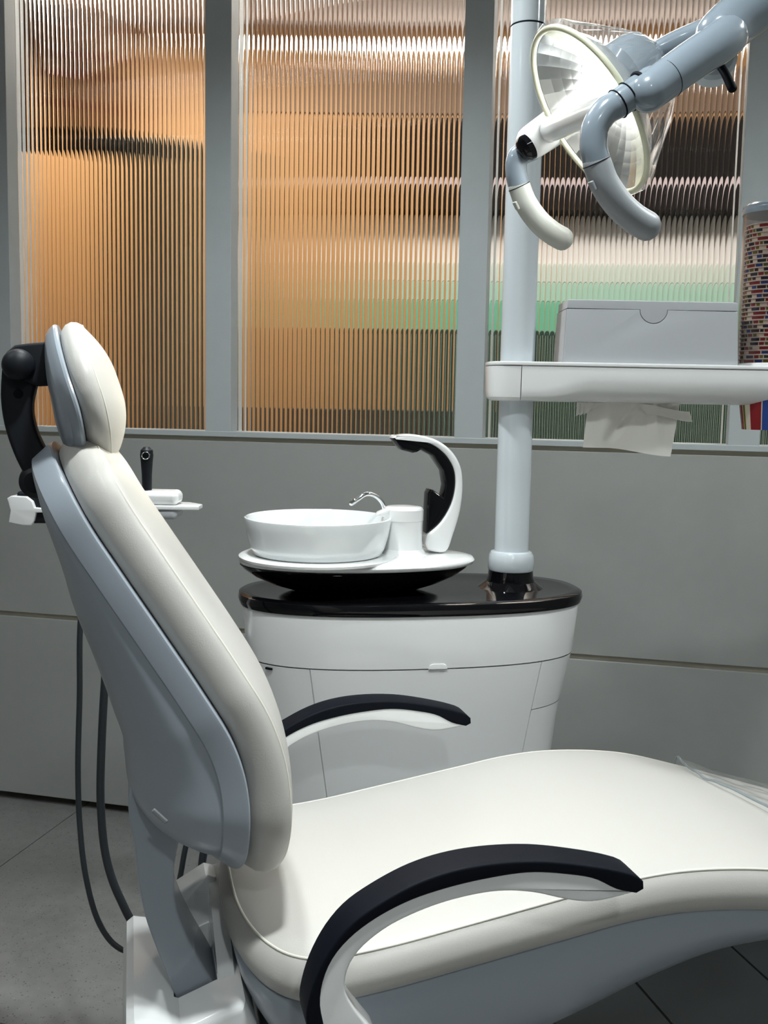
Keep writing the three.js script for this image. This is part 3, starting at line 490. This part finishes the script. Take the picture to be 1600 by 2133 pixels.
{ // lidded tissue box standing on the tray
  const t = thing('tissue_box', 'grey plastic tissue box with a half round thumb notch on the tray', 'tissue box', [TX + 0.272, TY, TZ]);
  const hw0 = 0.185, hw1 = 0.179, h = 0.132, d0 = 0.062, d1 = 0.058, lidY = 0.113, r = 0.0285;
  const ring = (y, g) => { const k = y / h, a = lerp(hw0, hw1, k) - g, b = lerp(d0, d1, k) - g, c = 0.006, o = []; for (const [sx, sz, t0] of [[1, 1, 0], [-1, 1, 1], [-1, -1, 2], [1, -1, 3]]) for (let i = 0; i <= 4; i++) { const q = (t0 + i / 4) * Math.PI / 2; o.push([sx * (a - c) + c * Math.cos(q), y, sz * (b - c) + c * Math.sin(q)]); } return o; };
  obj('inner_box', surfaceFrom([[0.002, 0.009], [h - 0.004, 0.009]].map(([y, g]) => ring(y, g)), { capA: true, capB: true, angle: 0.4 }), M.boxGrey, t);
  const arc = (rr, n, y = lidY) => Array.from({ length: n + 1 }, (_, i) => { const q = Math.PI + i / n * Math.PI; return [0.003 + rr * Math.cos(q) * 1.0, y + rr * 0.98 * Math.sin(q)]; });
  const skin = (pts, z0, z1, name, par) => { const g = extrude(pts, z0, z1, 0.0008, 0.5); return obj(name, g, M.boxGrey, par); };
  const lean = Math.atan((d0 - d1) / h);
  const front = new THREE.Group(); front.name = 'body'; t.add(front);
  const bodyFront = skin([[-hw0 + 0.002, 0], [hw0 - 0.002, 0], [lerp(hw0, hw1, lidY / h) - 0.001, lidY - 0.0008], ...arc(r + 0.0009, 24).reverse(), [-lerp(hw0, hw1, lidY / h) + 0.001, lidY - 0.0008]], -0.004, 0, 'front_face', front); bodyFront.rotation.x = -lean; bodyFront.position.z = d0;
  obj('side_walls', surfaceFrom([0, lidY - 0.0008].map((y) => { const k = y / h, a = lerp(hw0, hw1, k), b = lerp(d0, d1, k), w = 0.0025, f = b - 0.002; return [[-a, y, f], [-a, y, -b], [a, y, -b], [a, y, f], [a - w, y, f], [a - w, y, -b + w], [-a + w, y, -b + w], [-a + w, y, f]]; }), { angle: 0.3 }), M.boxGrey, front);
  const lid = new THREE.Group(); lid.name = 'lid'; t.add(lid);
  const lf = skin([[-lerp(hw0, hw1, lidY / h) + 0.001, lidY + 0.0008], ...arc(r, 24).map(([x, y]) => [x, y + 0.0004]), [lerp(hw0, hw1, lidY / h) - 0.001, lidY + 0.0008], [hw1 - 0.001, h - 0.001], [-hw1 + 0.001, h - 0.001]], -0.004, 0, 'lid_front', lid); lf.rotation.x = -lean; lf.position.z = d0;
  obj('lid_top', surfaceFrom([[lidY + 0.0008, 0.0006], [h - 0.002, 0.0006], [h, 0.003]].map(([y, g]) => ring(y, g)), { capA: true, capB: true, angle: 0.4 }), M.boxGrey, lid);
}
{ // tissue hanging under the tray
  function sheet(w0, w1, x0, yTop, len, z, wave, skew, cols = 48, rows = 26) {
    const pos = [], idx = [], th = 0.0006;
    for (const side of [1, -1]) for (let i = 0; i <= rows; i++) for (let j = 0; j <= cols; j++) {
      const v = i / rows, u = j / cols; const x = x0 + lerp(w0, w1, v) * (u - 0.5) + skew(u, v)[0], y = yTop - len * v + skew(u, v)[1];
      pos.push(x, y, z + wave(u, v) + side * th / 2);
    }
    const n = (rows + 1) * (cols + 1);
    for (let s = 0; s < 2; s++) for (let i = 0; i < rows; i++) for (let j = 0; j < cols; j++) { const a = s * n + i * (cols + 1) + j, b = a + 1, c = a + cols + 1, d = c + 1; s ? idx.push(a, b, d, a, d, c) : idx.push(a, d, b, a, c, d); }
    const g = new THREE.BufferGeometry(); g.setAttribute('position', new THREE.Float32BufferAttribute(pos, 3)); g.setIndex(idx); g.computeVertexNormals(); return boxUV(g);
  }
  const t = thing('tissue', 'white paper tissue hanging down below the tray', 'tissue', [TX, 1.371, TZ]);
  const folds = (u, v) => 0.010 * Math.exp(-Math.pow((u - 0.22 - 0.0 * v) / 0.08, 2)) * (1 - 0.7 * v) - 0.014 * Math.exp(-Math.pow((u - 0.52 + 0.28 * v) / 0.06, 2)) * Math.sin(Math.PI * Math.min(1, v * 1.1)) + 0.012 * Math.exp(-Math.pow((u - 0.72 - 0.12 * v) / 0.07, 2)) * (1 - v) + 0.004 * Math.sin(u * 6.3 + v * 2);
  obj('hanging_leaf', sheet(0.2, 0.192, 0.256, 0.0, 0.098, 0.0, folds, (u, v) => [-(0.012) * v, -v * (0.016 * smooth01((u - 0.25) / 0.75))]), M.tissue, t);
  for (let k = 0; k < 3; k++) obj('folded_leaf', sheet(0.04, 0.02, 0.152 + k * 0.008, -0.0005, 0.03 - k * 0.002, 0.004 + k * 0.0025, (u, v) => 0.002 * Math.sin(u * 9), (u, v) => [-0.012 * v + 0.0 * u, 0.012 * u * v], 10, 8), M.tissue, t);
  obj('folded_leaf', sheet(0.11, 0.1, 0.322, -0.001, 0.022, 0.006, (u, v) => 0.002 * Math.sin(u * 5), (u, v) => [0.012 * v, -0.015 * smooth01(u)], 20, 6), M.tissue, t);
}
{ // cup dispenser on the tray with its stack of striped paper cups
  const cxp = TX + 0.545, R = 0.07;
  const d = thing('cup_dispenser', 'clear tube cup dispenser with grey lid standing on the tray', 'dispenser', [cxp, TY, TZ]);
  obj('tube', lathe([[R - 0.002, 0.004], [R, 0.004], [R, 0.325], [R - 0.002, 0.325], [R - 0.002, 0.004]], 64), M.clear, d);
  obj('foot', lathe([[R - 0.006, 0], [R + 0.006, 0], [R + 0.005, 0.006], [R + 0.001, 0.008], [R - 0.002, 0.008], [R - 0.006, 0.0]], 64), M.white, d);
  obj('lid', lathe([[0, 0.322], [R + 0.002, 0.322], [R + 0.003, 0.324], [R + 0.003, 0.333], [R + 0.001, 0.334], [R + 0.001, 0.339], [R - 0.004, 0.343], [0, 0.345]], 64), M.lampGrey, d);
  // printed sleeve: coloured upright stripes
  const cr = seeded(29), cols = [[150, 20, 30], [236, 226, 208], [30, 70, 150], [116, 112, 26], [60, 20, 30], [236, 226, 208], [28, 60, 50], [20, 20, 60]];
  const run = [[6, 0.018], [0, 0.03], [3, 0.022], [1, 0.03], [0, 0.072], [2, 0.042], [3, 0.034], [4, 0.024], [5, 0.02], [7, 0.05], [0, 0.026], [3, 0.018], [6, 0.04], [1, 0.02], [2, 0.03], [4, 0.05]];
  const seq = []; let u = 0; for (let k = 0; u < 1; k++) { const [q, w] = run[k % run.length]; seq.push([u, cols[q]]); u += w; seq.push([u, [236, 226, 208]]); u += 0.006; }
  const cup = noiseTex(1024, (x) => { let c = cols[0]; for (const [s, q] of seq) { if (s <= x) c = q; else break; } return c.map((v) => v / 255); }, 1, true); cup.wrapS = THREE.RepeatWrapping;
  const cupMat = std(0xffffff, { map: cup, roughness: 0.6 }), rimMat = std(lin(0.66, 0.6, 0.55), { roughness: 0.6 });
  const wall = new THREE.LatheGeometry([[0.049, 0], [0.0615, 0.085]].map((p) => new THREE.Vector2(...p)), 64);
  const cupGeo = mergeGeometries([plain(wall), plain(new THREE.CircleGeometry(0.049, 48).rotateX(Math.PI / 2).translate(0, 0.002, 0))]);
  const rimGeo = plain(new THREE.TorusGeometry(0.0622, 0.0016, 8, 64).rotateX(Math.PI / 2).translate(0, 0.085, 0));
  const turn = seeded(3);
  for (let k = 0; k < 34; k++) {
    const first = k === 0;
    const c = thing('paper_cup', first ? 'striped paper cup whose base sticks out below the tray' : 'striped paper cup in the stack inside the clear dispenser tube', 'cup', [cxp, first ? 1.319 : 1.366 + k * 0.0091, TZ], first ? 0.6 : turn() * 6.28, first ? undefined : 'paper cups stacked in the dispenser');
    obj('sleeve', cupGeo, cupMat, c); obj('rim', rimGeo, rimMat, c);
  }
}

// ---------- the operating lamp on its fork ----------
const lampAt = new THREE.Vector3(0.273, 1.768, -1.47);
const lampDir = new THREE.Vector3(-0.80, -0.585, 0.13).normalize();
{
  const lamp = thing('operating_lamp', 'grey dental operating lamp with lit round reflector and two curved handles', 'dental lamp', [0, 0, 0]);
  const head = new THREE.Group(); head.name = 'lamp_head'; lamp.add(head);
  const v = new THREE.Vector3(0.221, -0.089, 0.968); v.addScaledVector(lampDir, -v.dot(lampDir)).normalize();
  const up = new THREE.Vector3().crossVectors(lampDir, v).normalize();
  const basis = new THREE.Matrix4().makeBasis(v, up, lampDir); head.quaternion.setFromRotationMatrix(basis); head.position.copy(lampAt);
  // in the head: x runs along the cross bar towards the near handle, y up, z where the lamp points
  const R = 0.1235, depth = 0.055, dish = (r) => -depth * (1 - Math.pow(r / R, 2));
  { // facetted mirror
    const nr = 9, na = 30, pos = [];
    const P = (i, j) => { const r = R * 0.97 * i / nr, a = j / na * 2 * Math.PI; return [r * Math.cos(a), r * Math.sin(a), dish(r)]; };
    for (let i = 0; i < nr; i++) for (let j = 0; j < na; j++) { const a = P(i, j), b = P(i + 1, j), c = P(i + 1, j + 1), d = P(i, j + 1); pos.push(...a, ...b, ...c); if (i) pos.push(...a, ...c, ...d); }
    const g = new THREE.BufferGeometry(); g.setAttribute('position', new THREE.Float32BufferAttribute(pos, 3)); g.computeVertexNormals(); boxUV(g);
    obj('reflector', g, M.mirror, head);
  }
  const back = lathe([[0.03, -depth - 0.012], [0.07, -depth + 0.012], [0.1, -0.028], [R - 0.002, -0.004], [R + 0.001, 0.0]], 72); back.rotateX(Math.PI / 2);
  obj('reflector_back', boxUV(back), std(lin(0.5, 0.54, 0.56), { roughness: 0.15, transmission: 0.5, thickness: 0 }), head);
  const rim = plain(new THREE.TorusGeometry(R, 0.0042, 14, 96)); obj('rim', rim, M.rim, head);
  const hub = lathe([[0, -0.055], [0.03, -0.053], [0.045, -0.04], [0.05, -0.02], [0.05, 0.0], [0.042, 0.012], [0, 0.014]], 48); hub.rotateX(Math.PI / 2); hub.translate(0.0, 0.012, -depth - 0.012);
  obj('back_hub', boxUV(hub), M.lampGrey, head);
  // crinkled clear wrap over the back
  const wr = []; const wrapRand = (a, k) => 0.010 * perlin.noise(Math.cos(a) * 6, Math.sin(a) * 6, k * 2.3) + 0.006 * perlin.noise(Math.cos(a) * 17, Math.sin(a) * 17, k * 3.1);
  [[R + 0.004, 0.004], [R + 0.008, -0.008], [0.115, -0.03], [0.098, -0.052], [0.08, -0.078], [0.06, -0.1], [0.045, -0.112]].forEach(([r, z], k) => { const ring = []; for (let j = 0; j < 120; j++) { const a = j / 120 * 2 * Math.PI; const w = k > 1 ? wrapRand(a, k) : 0.2 * wrapRand(a, k); ring.push([(r + w) * Math.cos(a), (r + w) * Math.sin(a), z + 0.5 * w]); } wr.push(ring); });
  obj('protective_wrap', surfaceFrom(wr, { angle: 0.35 }), M.film, head);
  // cross bar in front of the mirror with the light engine
  const zb = 0.012;
  obj('cross_bar', sweep([[-0.122, 0, zb], [0.0, 0, zb], [0.122, 0, zb]], () => [0.0165, 0.0165], 16, 24, [0, 1, 0]), M.white, head);
  obj('light_engine', rbox(-0.05, 0.05, -0.014, 0.014, zb - 0.021, zb - 0.015, 0.002), M.led, head);
  const hubL = obj('sensor_hub', sweep([[-0.138, 0, -0.03], [-0.138, 0.0, 0.0], [-0.138, 0.0, 0.036]], (t) => [0.0275 - 0.003 * t, 0.0285 - 0.003 * t], 20, 32, [1, 0, 0]), M.white, head);
  obj('hub_ring', plain(new THREE.TorusGeometry(0.0285, 0.0009, 8, 48).translate(-0.138, 0, -0.022)), M.lampGrey, hubL);
  const win = obj('sensor_window', boxUV(lathe([[0, 0.008], [0.008, 0.0072], [0.015, 0.004], [0.0195, -0.002], [0.0205, -0.01]], 32).rotateX(Math.PI / 2)), M.gloss, hubL); win.position.set(-0.131, -0.002, 0.056);
  const elbow = [[-0.010, 0.036], [-0.008, 0.062], [-0.026, 0.076], [-0.044, 0.082]], grip = [[-0.0455, 0.0825], [-0.072, 0.0865], [-0.106, 0.083], [-0.132, 0.074], [-0.150, 0.064]];
  // handles at both ends of the bar: forward first, then down and back
  for (const [x, gm, r0] of [[-0.152, M.grip, 0.0165], [0.133, M.gripGrey, 0.0175]]) {
    const h = new THREE.Group(); h.name = 'handle'; head.add(h); h.position.set(x, 0, 0);
    const to = ([y, z]) => [0, y, z];
    obj('elbow', sweep((x < 0 ? elbow : [[0.0, 0.026], [0.001, 0.04], ...elbow.slice(1)]).map(to), () => [r0, r0], 30, 28, [1, 0, 0]), M.lampGrey, h);
    obj('grip', sweep(grip.map(to), (t) => [r0 + 0.0005 + 0.002 * Math.sin(Math.PI * t), r0 + 0.0005 + 0.001 * t], 40, 28, [1, 0, 0]), gm, h);
    obj('joint_line', plain(new THREE.TorusGeometry(r0 + 0.0003, 0.0007, 6, 40).rotateX(Math.PI / 2 - 0.15).translate(0, -0.0448, 0.0823)), M.rubber, h);
    const c = obj('catch', rbox(-0.0065, 0.0065, -0.0065, 0.0065, -0.002, 0.002, 0.0015), gm, h); c.position.set(0.004, -0.066, 0.0865 + r0); c.rotation.x = -0.1;
  }
  // near end of the bar: pivot sleeve and fork
  const sl = sweep([[0.133, 0, 0.022], [0.133, 0, -0.004], [0.134, 0, -0.03]], () => [0.0185, 0.0185], 12, 28, [1, 0, 0]); obj('pivot_sleeve', sl, M.lampGrey, head);
  for (const z of [0.022, 0.006]) obj('sleeve_ring', plain(new THREE.TorusGeometry(0.0187, 0.0010, 8, 44).translate(0.133, 0, z)), M.rubber, head);
  const gapDisc = obj('pivot_gap', plain(new THREE.TorusGeometry(0.0185, 0.003, 10, 44).translate(0.133, 0, -0.016)), M.rubber, head);
  const along = (p, q) => new THREE.Vector3(q[0] - p[0], q[1] - p[1], q[2] - p[2]).normalize();
  const hoop = (name, r, w, at, dir) => { const o = obj(name, plain(new THREE.TorusGeometry(r, w, 8, 56)), M.rubber, lamp); o.position.set(...at); o.quaternion.setFromUnitVectors(new THREE.Vector3(0, 0, 1), dir); return o; };
  const f0 = [0.322, 1.757, -1.335], f1 = [0.372, 1.796, -1.352], f2 = [0.4197, 1.831, -1.37], f3 = [0.432, 1.842, -1.378];
  obj('fork_arm', sweep([f0, f1, f2, f3], (t) => [0.0245, 0.0245 + 0.002 * t], 28, 32), M.lampGrey, lamp);
  hoop('fork_end_line', 0.0246, 0.0006, [0.348, 1.777, -1.344], along(f0, f2));
  obj('fork_arm', sweep([[0.343, 1.838, -1.52], [0.375, 1.855, -1.485], [0.41, 1.866, -1.455], [0.432, 1.868, -1.43]], () => [0.0185, 0.0185], 24, 24), M.lampGrey, lamp);
  obj('fork_root', sweep([[0.428, 1.848, -1.395], [0.445, 1.866, -1.402], [0.476, 1.890, -1.41]], () => [0.034, 0.033], 20, 32), M.lampGrey, lamp);
  obj('root_tube', sweep([[0.474, 1.888, -1.41], [0.53, 1.936, -1.43], [0.64, 2.0, -1.45]], () => [0.0315, 0.0315], 16, 32), M.lampGrey, lamp);
  hoop('root_ring', 0.0325, 0.0015, [0.484, 1.897, -1.413], new THREE.Vector3(0.76, 0.62, -0.2).normalize());
  const scr = obj('screw', lathe([[0, 0.003], [0.0045, 0.002], [0.005, -0.003]], 20), M.rubber, lamp); scr.position.set(0.484, 1.894, -1.380); scr.rotation.x = 1.45;
  const kn = obj('brake_knob', lathe([[0, 0.012], [0.026, 0.012], [0.031, 0.008], [0.031, -0.012], [0, -0.012]], 40), M.post, lamp); kn.position.set(0.436, 1.833, -1.45); kn.rotation.set(1.35, 0, 0.2);
  obj('brake_lever', sweep([[0.434, 1.825, -1.425], [0.4405, 1.806, -1.41], [0.4485, 1.783, -1.40]], (t) => [0.0052, 0.0052 + 0.001 * t], 12, 14), M.rubber, lamp);
  // carrying arm back to the top of the post
  obj('drop_tube', sweep([[0.64, 2.0, -1.45], [0.72, 2.06, -1.455], [0.78, 2.2, -1.46], [0.78, 2.38, -1.46]], () => [0.028, 0.028], 24, 20), M.lampGrey, lamp);
  obj('swing_arm', sweep([[0.78, 2.4, -1.46], [0.53, 2.43, -1.85], [0.283, 2.44, -2.237]], () => [0.03, 0.028], 24, 20, [0, 1, 0]), M.lampGrey, lamp);
  // beam from the mirror, and the light engine shining back into it
  const beam = new THREE.SpotLight(lin(1, 0.97, 0.82), 2.8, 0, 9.5 * deg, 0.8, 2); beam.name = 'beam'; beam.castShadow = true; beam.shadow.radius = 4;
  beam.position.copy(lampAt).addScaledVector(lampDir, 0.04); beam.target.position.copy(lampAt).addScaledVector(lampDir, 1); lamp.add(beam, beam.target);
  const glow = new THREE.RectAreaLight(lin(1, 0.99, 0.95), 320, 0.1, 0.028); glow.name = 'engine_light'; glow.position.set(0, 0, zb - 0.023); head.add(glow); // looks along -z into the mirror
}

// ---------- instrument holder behind the chair back ----------
{
  const h = thing('instrument_holder', 'white instrument holder shelf behind the chair back', 'instrument holder', [-0.5, 0, -2.0]);
  obj('shelf', extrude([[-0.06, 0.05], [0.11, 0.045], [0.141, 0.01], [0.141, -0.03], [-0.06, -0.04]].map(([x, z]) => [x, z]), 0, 0.0085, 0.002).rotateX(-Math.PI / 2).translate(0, 1.148, 0), M.white, h);
  obj('riser', rbox(-0.06, 0.1, 1.156, 1.184, -0.03, 0.03, 0.012, 5), M.white, h);
  obj('underside', rbox(-0.06, 0.098, 1.128, 1.15, -0.04, 0.03, 0.01, 5), M.boxGrey, h);
  obj('end_cap', extrude([[-0.229, 1.165], [-0.221, 1.170], [-0.192, 1.169], [-0.180, 1.160], [-0.176, 1.148], [-0.150, 1.146], [-0.150, 1.139], [-0.174, 1.138], [-0.178, 1.122], [-0.184, 1.113], [-0.2, 1.113], [-0.227, 1.118], [-0.223, 1.142]], -0.02, 0.035, 0.002), M.white, h);
  obj('clamp_block', rbox(-0.214, -0.055, 1.116, 1.178, -0.045, 0.026, 0.006), M.blackPlastic, h);
  obj('support_tube', tube([[-0.02, 1.135, -0.02], [0.04, 1.05, -0.05], [0.13, 0.9, -0.1], [0.17, 0.86, -0.12]], 0.014, 30, 14), M.white, h);
  const p = thing('suction_handpiece', 'black upright handpiece with glossy round head on the white shelf', 'handpiece', [-0.464, 1.184, -1.99]);
  obj('handle', lathe([[0, 0], [0.0095, 0], [0.0098, 0.03], [0.0115, 0.055], [0.0128, 0.068], [0.0118, 0.078], [0.006, 0.084], [0, 0.085]], 32), M.blackPlastic, p);
  const face = obj('head', lathe([[0, 0.003], [0.006, 0.0025], [0.009, 0.0], [0.009, -0.004]], 28), M.gloss, p); face.rotation.x = 1.25; face.position.set(0.001, 0.068, 0.0115);
  const ring = obj('chrome_ring', plain(new THREE.TorusGeometry(0.0072, 0.001, 8, 32)), M.chrome, p); ring.rotation.x = -0.32; ring.position.set(0.001, 0.068, 0.0142);
  const p2 = thing('suction_handpiece', 'dark handpiece half hidden behind the headrest cushion', 'handpiece', [-0.541, 1.184, -2.0]);
  obj('handle', lathe([[0, 0], [0.0095, 0], [0.0098, 0.05], [0.0115, 0.075], [0.0128, 0.085], [0.0118, 0.094], [0.006, 0.099], [0, 0.1]], 32), M.blackPlastic, p2);
  const tip = thing('plastic_sleeve', 'small clear plastic sleeve beside the black headrest link', 'sleeve', [-0.665, 1.178, -2.0]);
  obj('sleeve', lathe([[0.018, 0], [0.015, 0.05], [0.006, 0.072], [0.001, 0.074]], 20), std(lin(0.8, 0.82, 0.82), { roughness: 0.5, transmission: 0.1 }), tip);
}
// hoses from the holder down to the chair base
const hoses = [
  ['dark hose making the outer loop behind the chair back', [[-0.545, 1.12, -1.97], [-0.56, 1.06, -1.93], [-0.570, 0.944, -1.9], [-0.574, 0.795, -1.9], [-0.579, 0.653, -1.9], [-0.577, 0.538, -1.9], [-0.566, 0.431, -1.9], [-0.543, 0.343, -1.9], [-0.515, 0.299, -1.9], [-0.487, 0.283, -1.9], [-0.455, 0.29, -1.9], [-0.41, 0.35, -1.9], [-0.385, 0.43, -1.9], [-0.372, 0.5, -1.9], [-0.34, 0.62, -1.92], [-0.31, 0.68, -1.98]], 0.0055],
  ['thicker dark hose making the inner loop behind the chair back', [[-0.50, 1.12, -1.97], [-0.515, 1.0, -1.92], [-0.524, 0.843, -1.9], [-0.533, 0.702, -1.9], [-0.536, 0.577, -1.9], [-0.526, 0.471, -1.9], [-0.501, 0.393, -1.9], [-0.455, 0.315, -1.9], [-0.40, 0.30, -1.9], [-0.36, 0.37, -1.9], [-0.345, 0.43, -1.9], [-0.335, 0.5, -1.9], [-0.31, 0.58, -1.93], [-0.28, 0.62, -2.0]], 0.0078],
];
for (const [label, pts, r] of hoses) tag(obj('hose', tube(pts, r, 160, 14), M.hose), label, 'hose');

renderer.render(scene, camera);
